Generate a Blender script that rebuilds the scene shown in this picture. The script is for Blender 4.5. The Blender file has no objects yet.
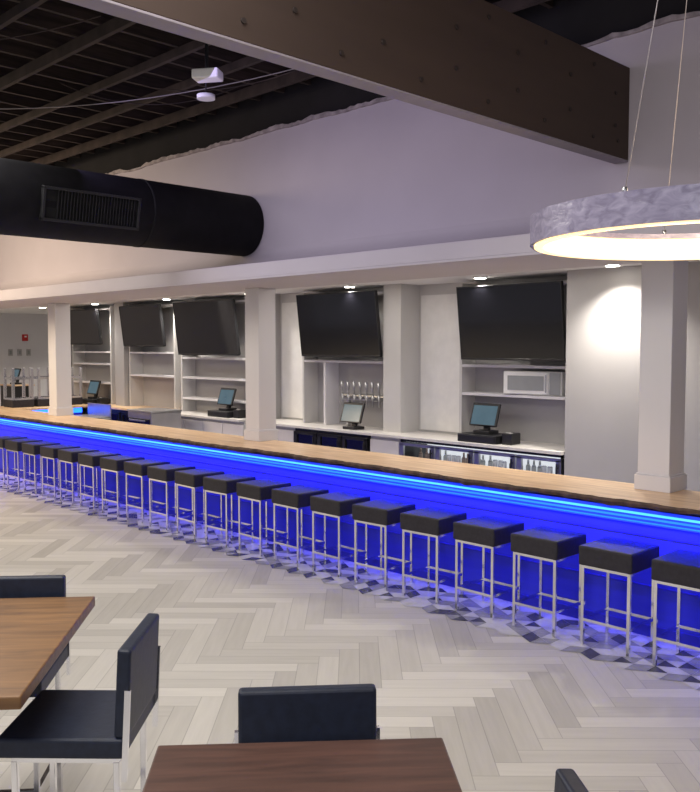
import bpy, bmesh, math, random
from mathutils import Vector, Matrix, Euler
random.seed(7)
S = bpy.context.scene
COL = S.collection
try:
    S.view_settings.view_transform = 'Standard'
except Exception:
    pass

# ---------------------------------------------------------------- materials
def new_mat(name):
    m = bpy.data.materials.new(name); m.use_nodes = True
    nt = m.node_tree
    return m, nt, nt.nodes['Principled BSDF']

def mat(name, col, rough=0.5, metal=0.0, var=0.06, scale=6.0, emit=None, estr=0.0, bump=0.0, coat=0.0, stretch=None, spec=None):
    m, nt, b = new_mat(name)
    b.inputs['Roughness'].default_value = rough
    b.inputs['Metallic'].default_value = metal
    if spec is not None: b.inputs['Specular IOR Level'].default_value = spec
    if coat: b.inputs['Coat Weight'].default_value = coat
    tc = nt.nodes.new('ShaderNodeTexCoord')
    mp = nt.nodes.new('ShaderNodeMapping')
    if stretch: mp.inputs['Scale'].default_value = stretch
    nt.links.new(tc.outputs['Object'], mp.inputs['Vector'])
    nz = nt.nodes.new('ShaderNodeTexNoise'); nz.inputs['Scale'].default_value = scale
    nz.inputs['Detail'].default_value = 4
    nt.links.new(mp.outputs['Vector'], nz.inputs['Vector'])
    rp = nt.nodes.new('ShaderNodeValToRGB')
    c = Vector(col)
    rp.color_ramp.elements[0].position = 0.3
    rp.color_ramp.elements[1].position = 0.7
    rp.color_ramp.elements[0].color = tuple(max(0, x*(1-var)) for x in c)+(1,)
    rp.color_ramp.elements[1].color = tuple(min(1, x*(1+var)) for x in c)+(1,)
    nt.links.new(nz.outputs['Fac'], rp.inputs['Fac'])
    nt.links.new(rp.outputs['Color'], b.inputs['Base Color'])
    if bump:
        bp = nt.nodes.new('ShaderNodeBump'); bp.inputs['Strength'].default_value = bump
        bp.inputs['Distance'].default_value = 0.01
        nt.links.new(nz.outputs['Fac'], bp.inputs['Height'])
        nt.links.new(bp.outputs['Normal'], b.inputs['Normal'])
    if emit:
        b.inputs['Emission Color'].default_value = tuple(emit)+(1,)
        b.inputs['Emission Strength'].default_value = estr
    return m

M_wall_up   = mat('upper_wall_lavender_cast', (0.50,0.46,0.51), 0.85, var=0.03, scale=1.5)  # lavender cast of the coloured light put into the base colour
M_white     = mat('paint_white', (0.65,0.635,0.66), 0.7, var=0.02, scale=2)
M_soffit    = mat('paint_soffit', (0.48,0.45,0.50), 0.8, var=0.02, scale=2)
M_grey      = mat('paint_grey', (0.38,0.37,0.37), 0.7, var=0.03, scale=2)
M_lgrey     = mat('paint_light_grey', (0.54,0.53,0.52), 0.7, var=0.03, scale=2)
M_raw       = mat('raw_plaster', (0.76,0.75,0.73), 0.9, var=0.05, scale=5)
M_ceilw     = mat('ceiling_white', (0.70,0.69,0.70), 0.85, var=0.02)
M_deck      = mat('dark_deck', (0.008,0.007,0.009), 0.9, var=0.4, scale=2)
M_joist     = mat('dark_joist', (0.036,0.024,0.021), 0.85, var=0.6, scale=3, stretch=(6,0.5,6))
M_joistx    = mat('dark_joist_cross', (0.036,0.024,0.021), 0.85, var=0.6, scale=3)
M_timber    = mat('brown_timber', (0.10,0.058,0.042), 0.85, var=0.5, scale=3)
M_edge      = mat('drywall_edge', (0.36,0.32,0.33), 0.85, var=0.4, scale=9)
M_beam      = mat('beam_brown', (0.050,0.031,0.023), 0.8, var=0.10, scale=2, stretch=(5,0.4,3))
M_beamund   = mat('beam_underside', (0.27,0.24,0.27), 0.8, var=0.06)
M_bolt      = mat('bolt_steel', (0.022,0.014,0.012), 0.8, 0.0)
M_duct      = mat('duct_black', (0.011,0.0105,0.013), 0.85, 0.0, var=0.2, spec=0.2)
M_ductgr    = mat('register_dark', (0.03,0.03,0.033), 0.5, 0.5)
M_hole      = mat('register_hole', (0.004,0.004,0.005), 0.9)
M_chrome    = mat('chrome', (0.82,0.82,0.86), 0.15, 1.0, var=0.02)
M_leather   = mat('black_leather', (0.022,0.020,0.026), 0.48, var=0.2, scale=30, bump=0.1, spec=0.35)
M_navysheen      = mat('black_leather_navy_sheen', (0.010,0.015,0.032), 0.45, var=0.2, scale=30, bump=0.1, spec=0.4)  # black leather, its navy sheen put into the base colour
M_panel     = mat('bar_panel', (0.05,0.055,0.60), 0.5, var=0.05, scale=3, spec=0.2, stretch=(0.3,1,6))  # blue of the strip lighting painted into panel and trim colour
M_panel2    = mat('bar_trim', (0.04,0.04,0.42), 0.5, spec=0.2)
M_led       = mat('led_glow_blue', (0.03,0.06,0.7), 0.4, emit=(0.0,0.035,1.0), estr=0.85)
M_led2      = mat('led_blue_core', (0.05,0.3,0.9), 0.4, emit=(0.06,0.42,1.0), estr=1.8)
M_led4      = mat('led_blue_soft', (0.05,0.3,0.9), 0.4, emit=(0.0,0.17,1.0), estr=1.0)
M_led3      = mat('led_blue_return', (0.05,0.2,0.9), 0.4, emit=(0.01,0.10,1.0), estr=5.0)
M_black     = mat('black_plastic', (0.012,0.012,0.014), 0.4)
M_screen    = mat('screen_glass', (0.006,0.006,0.009), 0.12, var=0.0, coat=0.3)
M_stainless = mat('stainless', (0.45,0.45,0.46), 0.3, 0.9)
M_counter   = mat('counter_white', (0.62,0.60,0.58), 0.35, var=0.04, scale=12)
M_light     = mat('downlight_lens', (1,1,1), 0.4, emit=(1,0.93,0.80), estr=30.0)
M_warm      = mat('ring_diffuser', (0.7,0.55,0.35), 0.4, emit=(1.0,0.69,0.33), estr=1.8)
M_cable     = mat('cable', (0.35,0.32,0.33), 0.5, 0.3)
M_red       = mat('alarm_red', (0.5,0.02,0.02), 0.4)
M_pscreen   = mat('pos_screen', (0.02,0.03,0.04), 0.2, emit=(0.12,0.22,0.28), estr=0.5, var=0.3)
M_micro     = mat('microwave_white', (0.74,0.74,0.73), 0.35)
M_mwin      = mat('microwave_window', (0.28,0.29,0.30), 0.25)
M_paper     = mat('outlet_white', (0.7,0.7,0.7), 0.5)
M_tl = mat('tile_light', (0.62,0.61,0.585), 0.25, var=0.08, scale=14)
M_tg = mat('tile_grey', (0.32,0.315,0.31), 0.25, var=0.12, scale=14)
M_td = mat('tile_dark', (0.09,0.088,0.085), 0.25, var=0.2, scale=14)

def wrap_mat():
    m, nt, b = new_mat('ring_wrap')
    b.inputs['Roughness'].default_value = 0.45
    b.inputs['Coat Weight'].default_value = 0.5; b.inputs['Coat Roughness'].default_value = 0.15
    tc = nt.nodes.new('ShaderNodeTexCoord')
    nz = nt.nodes.new('ShaderNodeTexNoise'); nz.inputs['Scale'].default_value = 15; nz.inputs['Detail'].default_value = 3
    nz.inputs['Distortion'].default_value = 1.2
    mp = nt.nodes.new('ShaderNodeMapping'); mp.inputs['Scale'].default_value = (1,1,2.0); mp.inputs['Rotation'].default_value = (0.4,0.3,0)
    nt.links.new(tc.outputs['Object'], mp.inputs[0]); nt.links.new(mp.outputs[0], nz.inputs['Vector'])
    rp = nt.nodes.new('ShaderNodeValToRGB')
    rp.color_ramp.elements[0].position = 0.32; rp.color_ramp.elements[0].color = (0.17,0.15,0.23,1)
    rp.color_ramp.elements[1].position = 0.70; rp.color_ramp.elements[1].color = (0.31,0.285,0.39,1)
    nt.links.new(nz.outputs['Fac'], rp.inputs['Fac']); nt.links.new(rp.outputs['Color'], b.inputs['Base Color'])
    bp = nt.nodes.new('ShaderNodeBump'); bp.inputs['Strength'].default_value = 0.5; bp.inputs['Distance'].default_value = 0.012
    nt.links.new(nz.outputs['Fac'], bp.inputs['Height'])
    nt.links.new(bp.outputs['Normal'], b.inputs['Coat Normal'])
    return m
M_wrap = wrap_mat()

def wood(name, c1, c2, rough, sc, stretch, coat=0.0):
    m, nt, b = new_mat(name)
    b.inputs['Roughness'].default_value = rough
    b.inputs['Coat Weight'].default_value = coat
    tc = nt.nodes.new('ShaderNodeTexCoord'); mp = nt.nodes.new('ShaderNodeMapping')
    mp.inputs['Scale'].default_value = stretch
    nt.links.new(tc.outputs['Object'], mp.inputs['Vector'])
    nz = nt.nodes.new('ShaderNodeTexNoise'); nz.inputs['Scale'].default_value = sc
    nz.inputs['Detail'].default_value = 8; nz.inputs['Distortion'].default_value = 0.6
    nt.links.new(mp.outputs['Vector'], nz.inputs['Vector'])
    rp = nt.nodes.new('ShaderNodeValToRGB')
    rp.color_ramp.elements[0].position = 0.32; rp.color_ramp.elements[0].color = tuple(c1)+(1,)
    rp.color_ramp.elements[1].position = 0.68; rp.color_ramp.elements[1].color = tuple(c2)+(1,)
    nt.links.new(nz.outputs['Fac'], rp.inputs['Fac'])
    nt.links.new(rp.outputs['Color'], b.inputs['Base Color'])
    return m
M_bartop = wood('bar_wood', (0.56,0.35,0.19), (0.88,0.64,0.40), 0.35, 3.0, (0.6,7,7), 0.15)
M_bark   = mat('live_edge_bark', (0.075,0.042,0.032), 0.7, var=0.6, scale=14, bump=0.6)
M_table1 = wood('table_wood_warm_lit', (0.115,0.054,0.018), (0.22,0.110,0.038), 0.42, 3.0, (1,9,9), 0.08)  # same dark walnut as the other table, warm light mixed into the colour
M_table2 = wood('table_wood_dark', (0.052,0.024,0.017), (0.095,0.044,0.031), 0.42, 3.0, (1,9,9), 0.1)

# herringbone floor ------------------------------------------------------
def herringbone():
    m, nt, b = new_mat('herringbone_planks')
    def mth(op, a, b_=None, c=None):
        n = nt.nodes.new('ShaderNodeMath'); n.operation = op
        for i, v in enumerate((a, b_, c)):
            if v is None: continue
            if isinstance(v, (int, float)): n.inputs[i].default_value = v
            else: nt.links.new(v, n.inputs[i])
        return n.outputs[0]
    tc = nt.nodes.new('ShaderNodeTexCoord')
    mp = nt.nodes.new('ShaderNodeMapping')
    W = 0.148; N = 6
    mp.inputs['Rotation'].default_value = (0, 0, math.radians(-45))
    mp.inputs['Scale'].default_value = (1/W, 1/W, 1/W)
    mp.inputs['Location'].default_value = (200.3, 200.6, 0)
    nt.links.new(tc.outputs['Object'], mp.inputs['Vector'])
    sp = nt.nodes.new('ShaderNodeSeparateXYZ'); nt.links.new(mp.outputs[0], sp.inputs[0])
    x, y = sp.outputs[0], sp.outputs[1]
    i = mth('FLOOR', x); j = mth('FLOOR', y)
    k = mth('FLOORED_MODULO', mth('SUBTRACT', i, j), 2*N)
    hor = mth('LESS_THAN', k, N-0.5)
    ver = mth('SUBTRACT', 1.0, hor)
    hx = mth('SUBTRACT', i, k)
    vy = mth('SUBTRACT', j, mth('SUBTRACT', 2*N-1, k))
    def mix(a, c): return mth('ADD', mth('MULTIPLY', a, hor), mth('MULTIPLY', c, ver))
    idx = mix(hx, i); idy = mix(j, vy)
    al = mix(mth('SUBTRACT', x, hx), mth('SUBTRACT', y, vy))
    ac = mix(mth('SUBTRACT', y, j), mth('SUBTRACT', x, i))
    cid = nt.nodes.new('ShaderNodeCombineXYZ')
    nt.links.new(idx, cid.inputs[0]); nt.links.new(idy, cid.inputs[1]); nt.links.new(hor, cid.inputs[2])
    wn = nt.nodes.new('ShaderNodeTexWhiteNoise'); nt.links.new(cid.outputs[0], wn.inputs['Vector'])
    r = wn.outputs['Value']
    cg = nt.nodes.new('ShaderNodeCombineXYZ')
    nt.links.new(mth('MULTIPLY', al, 0.35), cg.inputs[0])
    nt.links.new(mth('MULTIPLY', ac, 4.0), cg.inputs[1])
    nt.links.new(mth('MULTIPLY', r, 90.0), cg.inputs[2])
    nz = nt.nodes.new('ShaderNodeTexNoise'); nz.inputs['Scale'].default_value = 1.0
    nz.inputs['Detail'].default_value = 5
    nt.links.new(cg.outputs[0], nz.inputs['Vector'])
    fac = mth('ADD', mth('ADD', mth('MULTIPLY', r, 0.48), mth('MULTIPLY', nz.outputs['Fac'], 0.34)), mth('MULTIPLY', hor, 0.15))
    rp = nt.nodes.new('ShaderNodeValToRGB')
    rp.color_ramp.elements[0].position = 0.05; rp.color_ramp.elements[0].color = (0.37,0.352,0.318,1)
    rp.color_ramp.elements[1].position = 0.95; rp.color_ramp.elements[1].color = (0.66,0.636,0.585,1)
    nt.links.new(fac, rp.inputs['Fac'])
    e1 = mth('MINIMUM', ac, mth('SUBTRACT', 1.0, ac))
    e2 = mth('MINIMUM', al, mth('SUBTRACT', float(N), al))
    e = mth('MINIMUM', e1, e2)
    g = mth('GREATER_THAN', e, 0.018)
    g2 = mth('ADD', mth('MULTIPLY', g, 0.3), 0.7)
    mx = nt.nodes.new('ShaderNodeVectorMath'); mx.operation = 'SCALE'
    nt.links.new(rp.outputs['Color'], mx.inputs[0]); nt.links.new(g2, mx.inputs['Scale'])
    nt.links.new(mx.outputs[0], b.inputs['Base Color'])
    b.inputs['Roughness'].default_value = 0.5
    b.inputs['Specular IOR Level'].default_value = 0.35
    return m
M_floor = herringbone()
M_fin = mat('cooler_interior', (0.6,0.6,0.6), 0.6, emit=(0.85,0.9,0.95), estr=0.6)
M_bot1 = mat('bottle_dim_amber', (0.30,0.22,0.17), 0.3)
M_bot2 = mat('bottle_pale', (0.42,0.44,0.43), 0.3)
M_bot3 = mat('can_silver', (0.6,0.6,0.63), 0.3, 0.5)

# ---------------------------------------------------------------- geometry helpers
def bm_box(bm, c, s, rot=None, bevel=0.0, seg=1, mi=0):
    t = bmesh.new()
    bmesh.ops.create_cube(t, size=1.0)
    bmesh.ops.scale(t, vec=Vector(s), verts=t.verts)
    if bevel:
        bmesh.ops.bevel(t, geom=list(t.edges), offset=bevel, segments=seg, affect='EDGES', profile=0.5)
    if rot: bmesh.ops.rotate(t, cent=(0,0,0), matrix=Euler(rot).to_matrix(), verts=t.verts)
    bmesh.ops.translate(t, vec=Vector(c), verts=t.verts)
    for f in t.faces: f.material_index = mi
    me = bpy.data.meshes.new('t'); t.to_mesh(me); t.free()
    bm.from_mesh(me); bpy.data.meshes.remove(me)

def bm_cyl(bm, p0, p1, r, seg=16, r2=None, caps=True):
    p0 = Vector(p0); p1 = Vector(p1); d = p1-p0
    t = bmesh.new()
    bmesh.ops.create_cone(t, cap_ends=caps, segments=seg, radius1=r, radius2=r if r2 is None else r2, depth=d.length)
    q = Vector((0,0,1)).rotation_difference(d.normalized()).to_matrix()
    bmesh.ops.rotate(t, cent=(0,0,0), matrix=q, verts=t.verts)
    bmesh.ops.translate(t, vec=(p0+p1)/2, verts=t.verts)
    for f in t.faces: f.smooth = True if len(f.verts) == 4 else False
    me = bpy.data.meshes.new('t'); t.to_mesh(me); t.free()
    bm.from_mesh(me); bpy.data.meshes.remove(me)

def finish(bm, name, mats, parent=None, loc=(0,0,0), rot=(0,0,0), smooth=False):
    me = bpy.data.meshes.new(name); bm.to_mesh(me); bm.free()
    if not isinstance(mats, (list, tuple)): mats = [mats]
    for m in mats: me.materials.append(m)
    if smooth:
        for p in me.polygons: p.use_smooth = True
    o = bpy.data.objects.new(name, me); COL.objects.link(o)
    o.location = loc; o.rotation_euler = rot
    if parent: o.parent = parent
    return o

def boxes(name, lst, m, parent=None, bevel=0.0, seg=1, loc=(0,0,0), rot=(0,0,0)):
    bm = bmesh.new()
    for it in lst:
        bm_box(bm, it[0], it[1], it[2] if len(it) > 2 else None, bevel, seg)
    return finish(bm, name, m, parent, loc, rot)

def span(x0,x1,y0,y1,z0,z1):
    return ((x0+x1)/2,(y0+y1)/2,(z0+z1)/2),(abs(x1-x0),abs(y1-y0),abs(z1-z0))

def boxs(name, x0,x1,y0,y1,z0,z1, m, parent=None, bevel=0.0, seg=1):
    c, s = span(x0,x1,y0,y1,z0,z1)
    return boxes(name, [((0,0,0), s)], m, parent, bevel, seg, loc=c)

def tag(o, label=None, cat=None, group=None, kind=None):
    if label: o['label'] = label
    if cat: o['category'] = cat
    if group: o['group'] = group
    if kind: o['kind'] = kind
    return o

def empty(name, loc, rotz=0.0, label=None, cat=None, group=None):
    e = bpy.data.objects.new(name, None); COL.objects.link(e)
    e.empty_display_size = 0.1
    e.location = loc; e.rotation_euler = (0,0,rotz)
    tag(e, label, cat, group)
    return e

def struct(o): o['kind'] = 'structure'; return o

def copy_tree(root, loc, rot=None):
    n = root.copy(); COL.objects.link(n); n.location = loc
    if rot is not None: n.rotation_euler = rot
    def rec(src, dst):
        for ch in list(src.children):
            c = ch.copy(); c.parent = dst; COL.objects.link(c)
            rec(ch, c)
    rec(root, n)
    return n

def tube(name, pts, r, m, parent=None, loc=(0,0,0)):
    bm = bmesh.new()
    P = [Vector(p) for p in pts]; rings = []
    for i, p in enumerate(P):
        d = (P[min(i+1,len(P)-1)]-P[max(i-1,0)]).normalized()
        a = d.cross(Vector((0,0,1)))
        if a.length < 1e-3: a = Vector((1,0,0))
        a.normalize(); b_ = d.cross(a)
        rings.append([bm.verts.new(p + r*(math.cos(t)*a+math.sin(t)*b_)) for t in [k*math.pi/3 for k in range(6)]])
    for i in range(len(P)-1):
        for k in range(6):
            bm.faces.new((rings[i][k],rings[i][(k+1)%6],rings[i+1][(k+1)%6],rings[i+1][k]))
    bmesh.ops.recalc_face_normals(bm, faces=bm.faces)
    return finish(bm, name, m, parent, loc, smooth=True)

# ---------------------------------------------------------------- room shell
XL, XR = -23.0, 2.6
struct(boxs('floor', XL, XR, -3.0, 14.0, -0.1, 0.0, M_floor))
# diamond pattern tiles along the bar
bm = bmesh.new(); s = 0.15; r3 = math.sqrt(3)
row = 0; y = 5.76
while y < 6.38:
    x = -17.2 + (r3*s/2 if row % 2 else 0)
    while x < 1.5:
        c = Vector((x, y, 0)); vs = [c + s*Vector((math.cos(math.radians(60*k+30)), math.sin(math.radians(60*k+30)), 0)) for k in range(6)]
        for mi, idx in enumerate(((0,1,2),(2,3,4),(4,5,0))):
            quad = [c, vs[idx[0]], vs[idx[1]], vs[idx[2]]]
            base = random.choice((0,0,1,2)) if random.random() < 0.4 else (0,2,1)[mi]
            tris = [(quad[0],quad[1],quad[2]),(quad[0],quad[2],quad[3])] if random.random() < 0.4 else [tuple(quad)]
            for ti, t_ in enumerate(tris):
                cen = sum(t_, Vector())/len(t_)
                f = bm.faces.new([bm.verts.new((q.x, q.y, 0.004)) for q in [cen+(v-cen)*0.975 for v in t_]])
                f.material_index = base if ti == 0 else random.choice((0,1,1,0))
        x += r3*s
    row += 1; y += 1.5*s
bm.normal_update()
struct(finish(bm, 'floor', [M_tl, M_tg, M_td]))

# upper wall, smooth cove down to the soffit lip
struct(boxs('wall_front', XL, XR, 7.10, 7.25, 3.06, 5.00, M_wall_up))
prof = [(6.00,3.05),(6.00,3.20)]
for t in range(13):
    a = math.radians(90*t/12)
    prof.append((6.02+1.079*math.sin(a), 3.205+0.32*(1-math.cos(a))))
prof += [(7.099,3.05)]
bm = bmesh.new()
A = [bm.verts.new((XL,y_,z_)) for y_,z_ in prof]; B = [bm.verts.new((XR,y_,z_)) for y_,z_ in prof]
for i in range(len(prof)):
    k = (i+1)%len(prof)
    f = bm.faces.new((A[i],B[i],B[k],A[k])); f.smooth = 2 <= i <= 13
bmesh.ops.recalc_face_normals(bm, faces=bm.faces)
wf = struct(finish(bm, 'trim_20', M_wall_up))
md = wf.modifiers.new('edge','EDGE_SPLIT'); md.split_angle = math.radians(30)
struct(boxs('trim_1', XL, XR, 5.985, 7.26, 3.025, 3.049, M_soffit, bevel=0.003))
struct(boxs('trim_3', XL, XR, 5.985, 5.999, 3.05, 3.19, M_soffit))
struct(boxs('wall_front', XL, XR, 7.16, 7.25, 5.00, 5.75, M_deck))
bm = bmesh.new(); n = 420; rows = []; zz = 0.0
for i in range(n+1):
    x = -22.8 + 25.3*i/n
    zz = 0.75*zz + random.uniform(-0.016,0.016)
    rows.append([bm.verts.new((x,-0.03,-0.02+zz*0.4)), bm.verts.new((x,-0.03,0.02+zz)), bm.verts.new((x,0.0,0.02+zz)), bm.verts.new((x,0.0,-0.02+zz*0.4))])
for i in range(n):
    for k in range(4):
        bm.faces.new((rows[i][k],rows[i][(k+1)%4],rows[i+1][(k+1)%4],rows[i+1][k]))
bmesh.ops.recalc_face_normals(bm, faces=bm.faces)
struct(finish(bm, 'trim_2', M_edge, loc=(0,7.099,5.0)))
struct(boxs('ceiling', XL, XR, 7.26, 14.0, 3.15, 3.25, M_ceilw))
struct(boxs('ceiling', XL, XR, -3.0, 8.0, 5.75, 5.85, M_deck))
struct(boxs('wall_back', -19.4, -5.32, 9.40, 9.55, 0, 3.15, M_lgrey))
struct(boxs('wall_right', -5.32, XR, 8.75, 9.55, 0, 3.15, M_grey))
struct(boxs('wall_left', XL-0.15, XL, -3.0, 14.0, 0, 5.75, M_white))
struct(boxs('wall_far', XL, XR, 14.0, 14.15, 0, 3.15, M_white))
for n,(a,b_,mm) in enumerate(((-8.42,-8.09,M_lgrey),(-11.45,-11.15,M_grey),(-15.9,-15.55,M_grey),(-18.3,-18.0,M_grey))):
    struct(boxs('trim_%d'%(n+4), a, b_, 9.0, 9.40, 0, 3.15, mm))
for n,(a,b_) in enumerate(((-8.05,-7.25),(-11.1,-10.3))):
    struct(boxs('trim_%d'%(n+10), a, b_, 9.385, 9.40, 1.1, 3.0, M_raw))

# roof joists and cross members
x = -18.0
while x < 2.4:
    j = boxs('ceiling_joist', x-0.025, x+0.025, -2.5, 7.15, 5.40 if x > -4.2 else 5.44, 5.75, M_joist if x < -4.2 else M_timber)
    tag(j, 'dark wooden roof joist under the black deck' if x < -4.2 else 'rough brown timber joist under the black deck', 'joist', 'roof joists'); x += 0.48
for y, h in ((0.5,0.09),(1.3,0.09),(2.0,0.12),(2.8,0.09),(3.6,0.09),(4.4,0.12),(5.3,0.09),(6.0,0.09),(6.7,0.12)):
    j = boxs('cross_girder', XL+0.1, -4.0, y-0.025, y+0.025, 5.44-h, 5.44, M_joistx)
    tag(j, 'dark brown wooden member crossing below the joists', 'beam', 'roof girders')
for k,(x0,y0,x1,y1,sag) in enumerate(((-12,3.05,-7.0,6.4,0.3),(-10,1.7,-7.4,4.1,0.25),(-5.0,5.6,-6.9,6.9,0.2),(-9.0,5.6,-6.5,6.3,0.18),(-2.6,5.6,-3.6,6.95,0.12),(-9.6,4.8,-8.0,6.3,0.25))):
    pts = [(x0+(x1-x0)*t/16, y0+(y1-y0)*t/16, 5.32-sag*4*(t/16)*(1-t/16)) for t in range(17)]
    w_ = tube('hanging_wire', pts, 0.006, M_cable if k in (0,2,4) else M_joistx)
    tag(w_, 'thin wire sagging below the dark ceiling', 'wire', 'ceiling wires')

# big beam
be = empty('ceiling_beam', (-3.80, 3.0, 3.89), 0, 'large dark brown bolted beam crossing above the bar room', 'beam')
boxes('beam_body', [((0,0,0.41),(0.15,8.19,0.79))], M_beam, be, 0.004)
boxes('beam_flange', [((0.01,0,0.008),(0.13,8.19,0.014))], M_beamund, be, 0.002)
bm = bmesh.new(); bm_cyl(bm, (0,0,0),(0.012,0,0),0.016,8)
bolt = finish(bm, 'bolt', M_bolt, be, loc=(0.075, 3.9, 0.15))
for iy in range(19):
    yy = 3.85 - iy*0.36
    for zz in ((0.12,0.70) if iy % 2 else (0.27,0.54)):
        b2 = bolt.copy(); COL.objects.link(b2); b2.parent = be; b2.location = (0.075, yy, zz)

# duct
du = empty('air_duct', (-9.13, 3.6, 3.86), 0, 'large round black ventilation duct ending at the wall', 'duct')
bm = bmesh.new(); bm_cyl(bm, (0,-5.5,0),(0,3.49,0),0.395,64)
finish(bm, 'duct_tube', M_duct, du)
for yy in (-3.4,-1.9,-0.4,1.9):
    bm = bmesh.new(); bm_cyl(bm, (0,yy-0.02,0),(0,yy+0.02,0),0.400,64)
    finish(bm, 'seam_band', M_duct, du)
rg = boxes('air_register', [((0,0,0.165),(0.06,1.15,0.03)),((0,0,-0.165),(0.06,1.15,0.03)),((0,0.56,0),(0.06,0.03,0.34)),((0,-0.56,0),(0.06,0.03,0.34))], M_ductgr, du, 0.003, loc=(0.395,1.1,-0.08), rot=(0,math.radians(12),0))
boxes('register_back', [((-0.02,0,0),(0.02,1.1,0.31))], M_hole, rg)
boxes('fin', [((0,-0.4+i*0.036,0),(0.03,0.008,0.30)) for i in range(26)], M_ductgr, rg)

# ceiling devices
d = empty('ceiling_device', (-6.89,4.92,4.85), 0.6, 'white junction box device hanging from the dark ceiling', 'electrical box')
boxes('device_body', [((0,0,0),(0.26,0.18,0.09))], M_paper, d, 0.015, 2)
boxes('hanger_rod', [((0,0,0.34),(0.015,0.015,0.60))], M_black, d)
d = empty('smoke_detector', (-7.2,5.12,4.75), 0, 'small round white smoke detector under dark ceiling', 'smoke detector')
bm = bmesh.new(); bm_cyl(bm,(0,0,-0.02),(0,0,0.02),0.09,24); finish(bm,'detector_body',M_paper,d)
bm = bmesh.new(); bm_cyl(bm,(0,0,0.02),(0,0,0.70),0.007,8); finish(bm,'hanger_rod',M_black,d)

# ---------------------------------------------------------------- columns
for i, x in enumerate((-3.35, -8.77, -14.35)):
    c = empty('column', (x, 7.05, 1.071), 0, 'square white painted column standing on the bar top', 'column', 'bar columns')
    boxes('column_shaft', [((0,0,0.976),(0.28,0.28,1.952))], M_white, c, 0.004)
    boxes('base_moulding', [((0,0,0.065),(0.32,0.32,0.13)),((0,0,0.137),(0.30,0.30,0.014))], M_white, c, 0.004)

# ---------------------------------------------------------------- bar counter
X0, X1 = -17.3, 1.2
L = X1-X0; XC = (X0+X1)/2
bar = empty('bar_counter', (XC, 6.9, 0), 0, 'long bar front with glowing blue strips below the top', 'bar')
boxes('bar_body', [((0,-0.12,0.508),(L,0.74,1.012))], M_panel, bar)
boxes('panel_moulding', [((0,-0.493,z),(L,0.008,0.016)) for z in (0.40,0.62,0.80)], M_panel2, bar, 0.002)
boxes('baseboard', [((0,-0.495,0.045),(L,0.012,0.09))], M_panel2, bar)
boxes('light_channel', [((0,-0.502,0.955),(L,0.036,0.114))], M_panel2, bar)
boxes('led_glow_band', [((0,-0.5215,0.950),(L,0.005,0.115))], M_led, bar)  # soft glow around the strips, drawn as an emissive band
boxes('led_strip', [((0,-0.526,0.974),(L,0.006,0.018))], M_led2, bar)
boxes('led_strip', [((0,-0.526,0.940),(L,0.006,0.016))], M_led4, bar)
boxes('led_strip', [((0,-0.526,0.908),(L,0.006,0.010))], M_led4, bar)
bm = bmesh.new(); n = 900; rings = []
for i in range(n+1):
    x = -L/2 + L*i/n
    w = 0.018*math.sin(x*1.3)+0.014*math.sin(x*3.1+1)+0.012*math.sin(x*9+2)+0.008*math.sin(x*23)+0.004*math.sin(x*47)
    dz = 0.009*math.sin(x*5.1)+0.007*math.sin(x*13+1)+0.005*math.sin(x*31)
    yf = -0.435 + w
    pts = [(x,0.37,0.05),(x,yf,0.05),(x,yf-0.012+dz*0.5,0.03+dz*0.3),(x,yf-0.002,0.003+dz*0.7),(x,yf+0.03,0.0),(x,0.37,0.0)]
    rings.append([bm.verts.new(p) for p in pts])
for i in range(n):
    for k in range(6):
        k2 = (k+1) % 6
        f = bm.faces.new((rings[i][k], rings[i][k2], rings[i+1][k2], rings[i+1][k]))
        f.material_index = 1 if k in (1,2,3) else 0
bm.faces.new(rings[0]); bm.faces.new(list(reversed(rings[n])))
bmesh.ops.recalc_face_normals(bm, faces=bm.faces)
tag(finish(bm, 'wooden_worktop', [M_bartop, M_bark], loc=(XC, 6.79, 1.021)), 'polished live-edge wooden top running along the bar', 'worktop')
# return leg
leg = empty('side_bar_counter', (-16.85, 7.9, 0), 0, 'short side section of the bar with blue glow', 'bar')
boxes('bar_body', [((0,0,0.508),(0.6,1.38,1.014))], M_panel, leg)
boxes('led_strip', [((0.305,0,0.965),(0.008,1.38,0.10))], M_led3, leg)
boxes('led_strip', [((-0.305,0,0.965),(0.008,1.38,0.10))], M_led3, leg)
tag(boxes('wooden_worktop', [((0,0,0),(0.9,1.46,0.05))], M_bartop, loc=(-16.85,7.92,1.046), bevel=0.006), 'wooden top of the side section of the bar', 'worktop')

# ---------------------------------------------------------------- bar stools
def make_stool(loc, label='backless bar stool with black leather seat and chrome frame', group='bar stools along the bar', tk=0.025):
    st = empty('bar_stool', loc, 0, label, 'stool', group)
    a = tk/0.025
    boxes('seat', [((0,0,0.697),(0.44,0.44,0.15))], M_leather, st, 0.015, 3)
    boxes('seat_frame', [((0,0.19,0.612),(0.37,0.022*a,0.022*a)),((0,-0.19,0.612),(0.37,0.022*a,0.022*a)),((0.19,0,0.612),(0.022*a,0.37,0.022*a)),((-0.19,0,0.612),(0.022*a,0.37,0.022*a))], M_chrome, st)
    boxes('footrest', [((0,0.19,0.20),(0.36,0.018*a,0.022*a)),((0,-0.19,0.20),(0.36,0.018*a,0.022*a)),((0.19,0,0.20),(0.018*a,0.36,0.022*a)),((-0.19,0,0.20),(0.018*a,0.36,0.022*a))], M_chrome, st)
    for sx in (-1,1):
        for sy in (-1,1):
            boxes('leg', [((sx*0.19,sy*0.19,0.311),(tk,tk,0.622))], M_chrome, st, 0.002)
    return st
st0 = make_stool((-2.60, 6.03, 0.004))
for k in range(19):
    s_ = copy_tree(st0, (-3.19-0.609*k, 6.03+random.uniform(-0.02,0.02), 0.004), (0,0,random.uniform(-0.05,0.05)))
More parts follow.
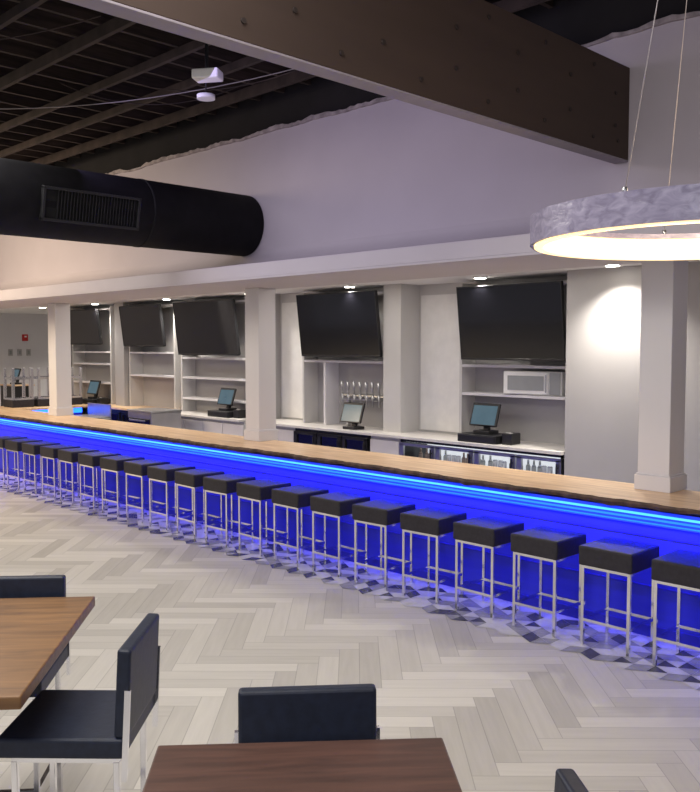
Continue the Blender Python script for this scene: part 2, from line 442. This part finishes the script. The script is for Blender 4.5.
us = make_stool((-16.85, 7.40, 1.072+0.772), 'bar stool turned upside down on the side bar top', 'upturned bar stools', 0.05)
us.rotation_euler = (math.pi,0,0)
for (xx,yy) in ((-16.85,7.92),(-16.85,8.44)):
    copy_tree(us, (xx, yy, 1.072+0.772), (math.pi, 0, 0))

# ---------------------------------------------------------------- back bar
def tv(x, z, w, h, tilt=7, y=8.93):
    t = empty('television', (x, y, z), 0, 'large flat black television mounted above open shelves', 'television', 'wall televisions')
    t.rotation_euler = (math.radians(tilt), 0, 0)
    bz = 0.012
    boxes('bezel', [((0,0,h/2-bz/2),(w,0.05,bz)),((0,0,-h/2+bz),(w,0.05,2*bz)),((w/2-bz/2,0,0),(bz,0.05,h)),((-w/2+bz/2,0,0),(bz,0.05,h))], M_black, t, 0.002)
    boxes('screen', [((0,-0.008,0),(w-0.02,0.02,h-0.03))], M_screen, t)
    boxes('back_cover', [((0,0.03,0),(w-0.02,0.03,h-0.02)),((0,0.06,-0.05),(w*0.6,0.05,h*0.6))], M_black, t, 0.003)
    boxes('wall_mount', [((0,0.15,0),(0.3,0.16,0.25))], M_black, t)
    return t
tv(-6.23, 2.58, 1.54, 0.94)
tv(-9.29, 2.60, 1.68, 0.95)
tv(-12.65, 2.60, 1.80, 0.96)
tv(-14.75, 2.67, 1.45, 0.80)
tv(-17.05, 2.68, 1.30, 0.74)

def shelf_unit(x0, x1, zs, y0=9.08):
    w = x1-x0; yc = (y0+9.4)/2; dp = 9.4-y0
    u = empty('shelf_unit', ((x0+x1)/2, yc, 1.07), 0, 'built-in light grey open shelving on the back counter', 'shelf', 'back bar shelving')
    for sx in (-1,1):
        boxes('side_panel', [((sx*(w/2-0.02),0,1.02),(0.04,dp-0.01,2.04))], M_lgrey, u)
    boxes('back_panel', [((0,dp/2-0.015,1.02),(w-0.08,0.015,2.04))], M_grey, u)
    for z in zs:
        boxes('shelf', [((0,-0.005,z-1.07),(w-0.082,dp-0.03,0.035))], M_white, u, 0.002)
    return u
shelf_unit(-7.12, -5.34, (1.66, 2.03, 3.05))
u = shelf_unit(-10.25, -8.44, (2.05, 3.05))
boxes('divider', [((-0.40,-0.005,0.48),(0.04,0.29,0.955))], M_white, u)
shelf_unit(-13.65, -11.6, (1.32, 1.70, 2.06, 3.05))
shelf_unit(-15.5, -13.85, (1.70, 2.15, 3.05))
shelf_unit(-17.9, -16.2, (1.5, 1.9, 2.15, 3.05))

tag(boxs('stone_worktop', -11.1, -5.33, 8.70, 9.39, 1.03, 1.07, M_counter, bevel=0.004), 'white stone back bar worktop over the coolers', 'worktop')
tag(boxs('stone_worktop', -13.68, -11.4, 8.70, 9.39, 1.03, 1.07, M_counter, bevel=0.004), 'white stone back bar worktop under the shelves', 'worktop')
tag(boxs('wooden_worktop', -18.3, -13.69, 8.70, 9.39, 1.03, 1.07, M_bartop, bevel=0.004), 'tan wooden worktop over dark steel equipment', 'worktop')

def cooler(x0, x1, nd, lit, label):
    w = x1-x0
    c = empty('bar_cooler', ((x0+x1)/2, 9.05, 0), 0, label, 'cooler')
    if lit:
        boxes('cooler_body', [((0,0.29,0.515),(w,0.04,1.02)),((0,0.03,0.03),(w,0.56,0.05)),((0,0.03,1.005),(w,0.56,0.035)),((w/2-0.02,0.03,0.515),(0.04,0.56,1.0)),((-w/2+0.02,0.03,0.515),(0.04,0.56,1.0))], M_black, c)
        boxes('lit_interior', [((0,0.262,0.52),(w-0.09,0.01,0.9)),((0,0.03,0.982),(w-0.09,0.45,0.008))], M_fin, c)
        boxes('wire_shelf', [((0,0.03,0.36),(w-0.09,0.42,0.012)),((0,0.03,0.66),(w-0.09,0.42,0.012))], M_stainless, c)
    else:
        boxes('cooler_body', [((0,0.03,0.515),(w,0.56,1.02))], M_black, c)
    dw = w/nd
    for i in range(nd):
        xx = -w/2+dw*(i+0.5)
        dd = empty('door', (xx, -0.275, 0.52)); dd.parent = c
        boxes('door_frame', [((0,0,0.435),(dw-0.02,0.04,0.04)),((0,0,-0.41),(dw-0.02,0.04,0.06)),((dw/2-0.045,0,0),(0.07,0.04,0.88)),((-dw/2+0.045,0,0),(0.07,0.04,0.88))], M_stainless if lit else M_black, dd, 0.003)
        if not lit:
            boxes('door_panel', [((0,0.008,0),(dw-0.12,0.01,0.83))], M_screen, dd)
        boxes('handle', [((dw/2-0.05,-0.045,0.1),(0.018,0.015,0.6)),((dw/2-0.05,-0.03,0.35),(0.015,0.02,0.015)),((dw/2-0.05,-0.03,-0.1),(0.015,0.02,0.015))], M_black, dd)
    return c
cooler(-7.9, -5.36, 4, True, 'black back bar cooler with lit glass doors')
cooler(-10.1, -8.5, 3, False, 'black back bar cooler with dark glass doors')
cooler(-15.3, -13.7, 2, False, 'black back bar cooler under the far counter')
cooler(-18.2, -15.32, 4, False, 'black bar cooler below a wooden worktop')
k = 0; bx = -7.78
proto = {}
while bx < -5.45:
    kind = (k//3) % 3
    if kind not in proto:
        bm = bmesh.new()
        if kind < 2:
            bm_cyl(bm,(0,0,0),(0,0,0.13),0.031,12); bm_cyl(bm,(0,0,0.13),(0,0,0.16),0.031,12,0.014); bm_cyl(bm,(0,0,0.16),(0,0,0.21),0.014,12)
        else:
            bm_cyl(bm,(0,0,0),(0,0,0.15),0.033,12); bm_cyl(bm,(0,0,0.15),(0,0,0.165),0.033,12,0.027)
        me_o = finish(bm, 'bottle' if kind < 2 else 'drink_can', (M_bot1,M_bot2,M_bot3)[kind], loc=(bx,9.08,0.667))
        proto[kind] = me_o; o = me_o
    else:
        o = proto[kind].copy(); COL.objects.link(o); o.location = (bx,9.08+random.uniform(-0.03,0.03),0.667)
    tag(o, ('brown glass bottle inside the lit cooler','pale glass bottle inside the lit cooler','silver drink can inside the lit cooler')[kind], ('bottle','bottle','can')[kind], 'drinks in the lit cooler')
    k += 1; bx += 0.083
def cabinet(x0,x1):
    w = x1-x0
    c = empty('base_cabinet', ((x0+x1)/2, 9.05, 0), 0, 'light grey base cabinet under the back counter', 'cabinet')
    boxes('cabinet_body', [((0,0.03,0.515),(w,0.54,1.02))], M_lgrey, c)
    nd = max(1, round(w/0.6)); dw = w/nd
    for i in range(nd):
        boxes('door', [((-w/2+dw*(i+0.5),-0.255,0.52),(dw-0.015,0.02,0.9))], M_white, c, 0.003)
cabinet(-8.48,-7.92); cabinet(-11.1,-10.12); cabinet(-13.68,-11.4)

def pos(x, y=9.0, big=True, rz=0.0, z=1.07):
    p = empty('pos_terminal', (x,y-0.02,z+(0.101 if big else 0.001)), rz, 'black touchscreen till terminal on a counter', 'till', 'till terminals')
    boxes('terminal_base', [((0,0.02,0.02),(0.24,0.22,0.04)),((0,0.05,0.10),(0.08,0.05,0.16),(-0.2,0,0))], M_black, p, 0.004)
    boxes('monitor', [((0,0,0.24),(0.42,0.035,0.30),(math.radians(-18),0,0))], M_black, p, 0.006)
    boxes('screen', [((0,-0.019,0.236),(0.37,0.006,0.25),(math.radians(-18),0,0))], M_pscreen, p)
    if big:
        d = empty('cash_drawer', (x+0.02, y-0.03, z+0.001), rz, 'black metal cash drawer under the till', 'cash drawer', 'cash drawers')
        boxes('drawer_body', [((0,0,0.05),(0.60,0.40,0.10))], M_black, d, 0.004)
        boxes('drawer_front', [((0,-0.205,0.05),(0.56,0.012,0.075))], M_black, d, 0.002)
        pr = empty('receipt_printer', (x+0.43, y-0.06, z+0.001), rz, 'small black receipt printer beside the till', 'printer', 'receipt printers')
        boxes('printer_body', [((0,0,0.07),(0.15,0.2,0.14))], M_black, pr, 0.012, 2)
        boxes('paper_slot', [((0,-0.04,0.142),(0.10,0.01,0.01))], M_paper, pr)
pos(-6.62); pos(-8.95, y=8.93, big=False); pos(-12.1); pos(-16.75)
hs = empty('host_stand', (-20.6, 9.0, 0), 0, 'dark host stand with a till terminal on top', 'stand')
boxes('stand_body', [((0,0,0.66),(0.7,0.5,1.32))], M_black, hs, 0.006)
boxes('stand_top', [((0,0,1.335),(0.8,0.56,0.03))], M_bartop, hs, 0.004)
pos(-20.6, y=9.0, big=False, z=1.35)

# microwave
mw = empty('microwave', (-6.02, 9.21, 1.679), math.radians(5), 'white and steel microwave oven on a shelf', 'microwave')
boxes('oven_body', [((0,0,0.15),(0.80,0.20,0.29))], M_micro, mw, 0.006)
boxes('door', [((-0.08,-0.108,0.15),(0.62,0.015,0.27))], M_micro, mw, 0.003)
boxes('door_window', [((-0.08,-0.118,0.15),(0.50,0.006,0.18))], M_mwin, mw)
boxes('control_panel', [((0.315,-0.106,0.15),(0.14,0.012,0.27))], M_mwin, mw)
boxes('handle', [((0.21,-0.14,0.15),(0.015,0.02,0.22)),((0.21,-0.126,0.24),(0.015,0.02,0.015)),((0.21,-0.126,0.06),(0.015,0.02,0.015))], M_chrome, mw, 0.003)

# beer taps on a steel tower standing on the counter
tr = empty('beer_tap_tower', (-8.98, 9.27, 1.071), 0, 'steel beer tap tower with a row of taps on the counter', 'beer taps')
boxes('tower_post', [((-0.42,0,0.20),(0.06,0.06,0.40)),((0.42,0,0.20),(0.06,0.06,0.40))], M_stainless, tr, 0.006)
boxes('tower_bar', [((0,0,0.44),(1.04,0.08,0.09))], M_stainless, tr, 0.02, 3)
for i in range(8):
    bm = bmesh.new(); xx = -0.45+i*0.128
    bm_cyl(bm,(xx,-0.03,0.44),(xx,-0.10,0.44),0.016,12); bm_cyl(bm,(xx,-0.10,0.31),(xx,-0.10,0.50),0.014,12)
    tp = finish(bm,'tap',M_stainless,tr)
    bm = bmesh.new(); bm_cyl(bm,(xx,-0.10,0.50),(xx,-0.11,0.68),0.010,12,0.022)
    finish(bm,'tap_handle',M_stainless,tp)

ub = empty('ice_bin', (-15.4,8.1,0), 0, 'steel under-bar ice bin behind the bar', 'ice bin')
boxes('bin_body', [((0,0,0.45),(0.9,0.55,0.9))], M_stainless, ub, 0.01)
boxes('bin_lid', [((0,0,0.915),(0.86,0.5,0.03))], M_stainless, ub, 0.005)
boxes('splash_panel', [((0,0.26,1.03),(0.9,0.02,0.26))], M_stainless, ub, 0.003)
gw = empty('glass_washer', (-13.0,8.1,0), 0, 'black and steel glass washer standing behind the bar', 'glass washer')
boxes('washer_body', [((0,0,0.58),(0.75,0.6,1.16))], M_stainless, gw, 0.01)
boxes('washer_top', [((0,0,1.175),(0.78,0.62,0.03))], M_stainless, gw, 0.004)
boxes('door', [((0,-0.31,0.75),(0.68,0.02,0.6))], M_screen, gw, 0.004)
boxes('handle', [((0,-0.345,1.02),(0.5,0.02,0.025)),((0.2,-0.33,1.02),(0.02,0.03,0.02)),((-0.2,-0.33,1.02),(0.02,0.03,0.02))], M_stainless, gw, 0.004)

# downlights under inner ceiling
def downlight(x, y, e):
    d = empty('downlight', (x, y, 3.15), 0, 'small round recessed ceiling downlight', 'downlight', 'recessed downlights')
    bm = bmesh.new(); bm_cyl(bm,(0,0,-0.012),(0,0,0),0.085,28); finish(bm,'trim_ring',M_paper,d)
    bm = bmesh.new(); bm_cyl(bm,(0,0,-0.017),(0,0,-0.0125),0.068,28); finish(bm,'lens',M_light,d)
    if e:
        l = bpy.data.lights.new('downlight_lamp','SPOT'); l.energy = e; l.color = (1,0.93,0.83)
        l.spot_size = math.radians(125); l.spot_blend = 0.8; l.shadow_soft_size = 0.06
        lo = bpy.data.objects.new('downlight_lamp', l); COL.objects.link(lo); lo.parent = d; lo.location = (0,0,-0.04)
for x in (-6.62,-8.95,-11.3,-13.75,-16.4,-18.8): downlight(x, 8.85, 115)
downlight(-4.60, 8.46, 270)
for x,y in ((-17.5,7.9),(-15.0,7.7),(-12.5,7.8)): downlight(x,y,0)
downlight(-21.3, 11.6, 160)
downlight(-20.5, 10.2, 180)

# far wall details
fa = empty('fire_alarm', (XL+0.0, 10.3, 2.5), 0, 'small red fire alarm on the far wall', 'fire alarm')
boxes('alarm_body', [((0.03,0,0),(0.06,0.15,0.18))], M_red, fa, 0.008)
boxes('strobe', [((0.065,0,0.03),(0.02,0.06,0.04))], M_paper, fa, 0.004)
for i in range(3):
    o = empty('wall_outlet', (XL+0.0, 9.9+i*0.25, 2.1), 0, 'grey electrical outlet plate on the far wall', 'outlet', 'wall outlets')
    boxes('plate', [((0.008,0,0),(0.016,0.12,0.18))], M_grey, o, 0.002)
    boxes('socket', [((0.018,0,0),(0.006,0.05,0.1))], M_mwin, o)

# ---------------------------------------------------------------- ring pendant
RC = Vector((-1.58, 3.73, 2.74)); R = 0.75
rp = empty('ring_pendant_light', RC, 0, 'large round ring pendant light wrapped in plastic film', 'pendant light')
def ring(name, ri, ro, z0, z1, m, seg=160, wob=0.0):
    bm = bmesh.new(); rows = []
    for i in range(seg):
        a = 2*math.pi*i/seg
        w = wob*(math.sin(a*17)+math.sin(a*29+1))
        rows.append([bm.verts.new(((r+w)*math.cos(a),(r+w)*math.sin(a),z)) for r,z in ((ri,z0),(ro,z0),(ro,z1),(ri,z1))])
    for i in range(seg):
        a, b_ = rows[i], rows[(i+1)%seg]
        for k in range(4):
            f = bm.faces.new((a[k],b_[k],b_[(k+1)%4],a[(k+1)%4])); f.smooth = True
    bmesh.ops.recalc_face_normals(bm, faces=bm.faces)
    o = finish(bm, name, m, rp)
    md = o.modifiers.new('edge','EDGE_SPLIT'); md.split_angle = math.radians(40)
    return o
ring('ring_band', R-0.015, R, 0.0, 0.125, M_wrap, wob=0.0012)
ring('ring_top', R-0.065, R-0.016, 0.10, 0.123, M_wrap)
ring('diffuser', R-0.055, R-0.017, -0.006, 0.098, M_warm)
topz = 2.35
for k, ang in enumerate((269, 130, 20)):
    a = math.radians(ang); p = Vector(((R-0.03)*math.cos(a),(R-0.03)*math.sin(a),0.125))
    bm = bmesh.new(); bm_cyl(bm, p, (0.06*math.cos(a),0.06*math.sin(a),topz), 0.002, 6); finish(bm,'cable',M_cable,rp)
    bm = bmesh.new(); bm_cyl(bm, p-Vector((0,0,0.005)), p+Vector((0,0,0.02)), 0.010, 12); finish(bm,'cable_clamp',M_stainless,rp)
bm = bmesh.new(); bm_cyl(bm,(0,0,topz),(0,0,2.66),0.08,24); finish(bm,'canopy',M_paper,rp)

# ---------------------------------------------------------------- tables & chairs
A0 = math.radians(45.3)
def cw(cx, d, z=0): return (0.703*cx-0.711*d, 0.711*cx+0.703*d, z)
def table(cx, d, w, l, rot, m, label):
    t = empty('dining_table', cw(cx,d), A0+rot, label, 'table')
    boxes('table_top', [((0,0,1.025),(w,l,0.05))], m, t, 0.006, 2)
    boxes('pedestal', [((0,0,0.50),(0.09,0.09,0.97))], M_black, t, 0.004)
    boxes('top_plate', [((0,0,0.99),(0.5,0.5,0.018))], M_black, t)
    boxes('foot_plate', [((0,0,0.008),(0.55,0.55,0.016))], M_black, t, 0.003)
    return t
r4 = math.radians(4.5)
table(-1.655, 3.60, 0.87, 1.24, r4, M_table1, 'high table with dark walnut top coloured as warmly lit')
table(-0.115, 2.06, 0.90, 1.22, math.radians(3.5), M_table2, 'high table with dark brown wooden top')

def make_chair(loc, rz, label):
    c = empty('bar_chair', loc, rz, label, 'chair', 'high chairs at the tables')
    boxes('seat', [((0,-0.01,0.745),(0.49,0.50,0.08))], M_navysheen, c, 0.014, 3)
    boxes('backrest', [((0,0.235,0.958),(0.47,0.055,0.35),(math.radians(-3),0,0))], M_navysheen, c, 0.012, 3)
    for sx in (-1,1):
        boxes('back_post', [((sx*0.243,0.25,0.80),(0.014,0.022,0.36),(math.radians(-3),0,0))], M_chrome, c)
    boxes('seat_frame', [((0,0.20,0.690),(0.42,0.022,0.028)),((0,-0.20,0.690),(0.42,0.022,0.028)),((0.20,0,0.690),(0.022,0.42,0.028)),((-0.20,0,0.690),(0.022,0.42,0.028))], M_chrome, c)
    boxes('footrest', [((0,0.20,0.24),(0.38,0.02,0.02)),((0,-0.20,0.24),(0.38,0.02,0.02)),((0.20,0,0.24),(0.02,0.38,0.02)),((-0.20,0,0.24),(0.02,0.38,0.02))], M_chrome, c)
    for sx in (-1,1):
        for sy in (-1,1):
            boxes('leg', [((sx*0.20,sy*0.20,0.340),(0.024,0.024,0.68))], M_chrome, c, 0.002)
    return c
lab = 'high chair with navy-sheened black leather seat, backrest and chrome legs'
ch = make_chair(cw(-1.105,3.49), A0+math.radians(-1)-math.pi/2, lab)
copy_tree(ch, cw(-1.66,4.07), (0,0,A0+r4))
copy_tree(ch, cw(-0.125,2.65), (0,0,A0+r4))
copy_tree(ch, cw(0.37,2.08), (0,0,A0+r4-math.pi/2))

# ---------------------------------------------------------------- lights
def area(name, loc, rot, sx, sy, e, col):
    l = bpy.data.lights.new(name,'AREA'); l.shape='RECTANGLE'; l.size=sx; l.size_y=sy; l.energy=e; l.color=col
    o = bpy.data.objects.new(name,l); COL.objects.link(o); o.location=loc; o.rotation_euler=rot; return o
area('bar_wash_light', (-7.5, 6.362, 0.893), (math.radians(25),0,0), 17.5, 0.02, 150, (0.006,0.009,1.0))
area('room_light', (-3.5,1.0,5.0), (0,0,0), 3, 3, 260, (1,0.95,0.89))
area('room_light', (-9.0,2.0,5.0), (0,0,0), 3, 3, 260, (1,0.95,0.90))
area('room_light', (-15,2.5,4.9), (math.radians(32),0,0), 3, 3, 430, (1,0.79,0.54))  # unseen warm lamp, added to warm the left wall and soffit
area('room_light', (1.5,-2.0,4.2), (math.radians(60),0,math.radians(40)), 3, 3, 120, (0.95,0.93,1))
area('added_wall_tint', (-6.6,4.8,4.6), (math.radians(70),0,0), 5, 0.8, 18, (0.60,0.50,1.0))  # unseen violet lamp, added to tint the upper wall lavender
area('backbar_fill', (-11,8.0,3.13), (0,0,0), 12, 0.8, 90, (1,0.94,0.86))
l = bpy.data.lights.new('ring_lamp','POINT'); l.energy=40; l.color=(1,0.78,0.52); l.shadow_soft_size=0.3
o = bpy.data.objects.new('ring_lamp',l); COL.objects.link(o); o.location=RC+Vector((0,0,0.05))

w = bpy.data.worlds.new('world'); S.world = w; w.use_nodes = True
bg = w.node_tree.nodes['Background']; bg.inputs[0].default_value = (0.60,0.58,0.66,1); bg.inputs[1].default_value = 0.40

# ---------------------------------------------------------------- camera
cam = bpy.data.cameras.new('camera'); co = bpy.data.objects.new('camera', cam); COL.objects.link(co)
co.location = (0,0,2.3); co.rotation_euler = (math.radians(90-3.37), 0, A0)
cam.sensor_fit = 'VERTICAL'; cam.sensor_height = 24; cam.lens = 24*865/792
cam.clip_start = 0.05; cam.clip_end = 100
S.camera = co
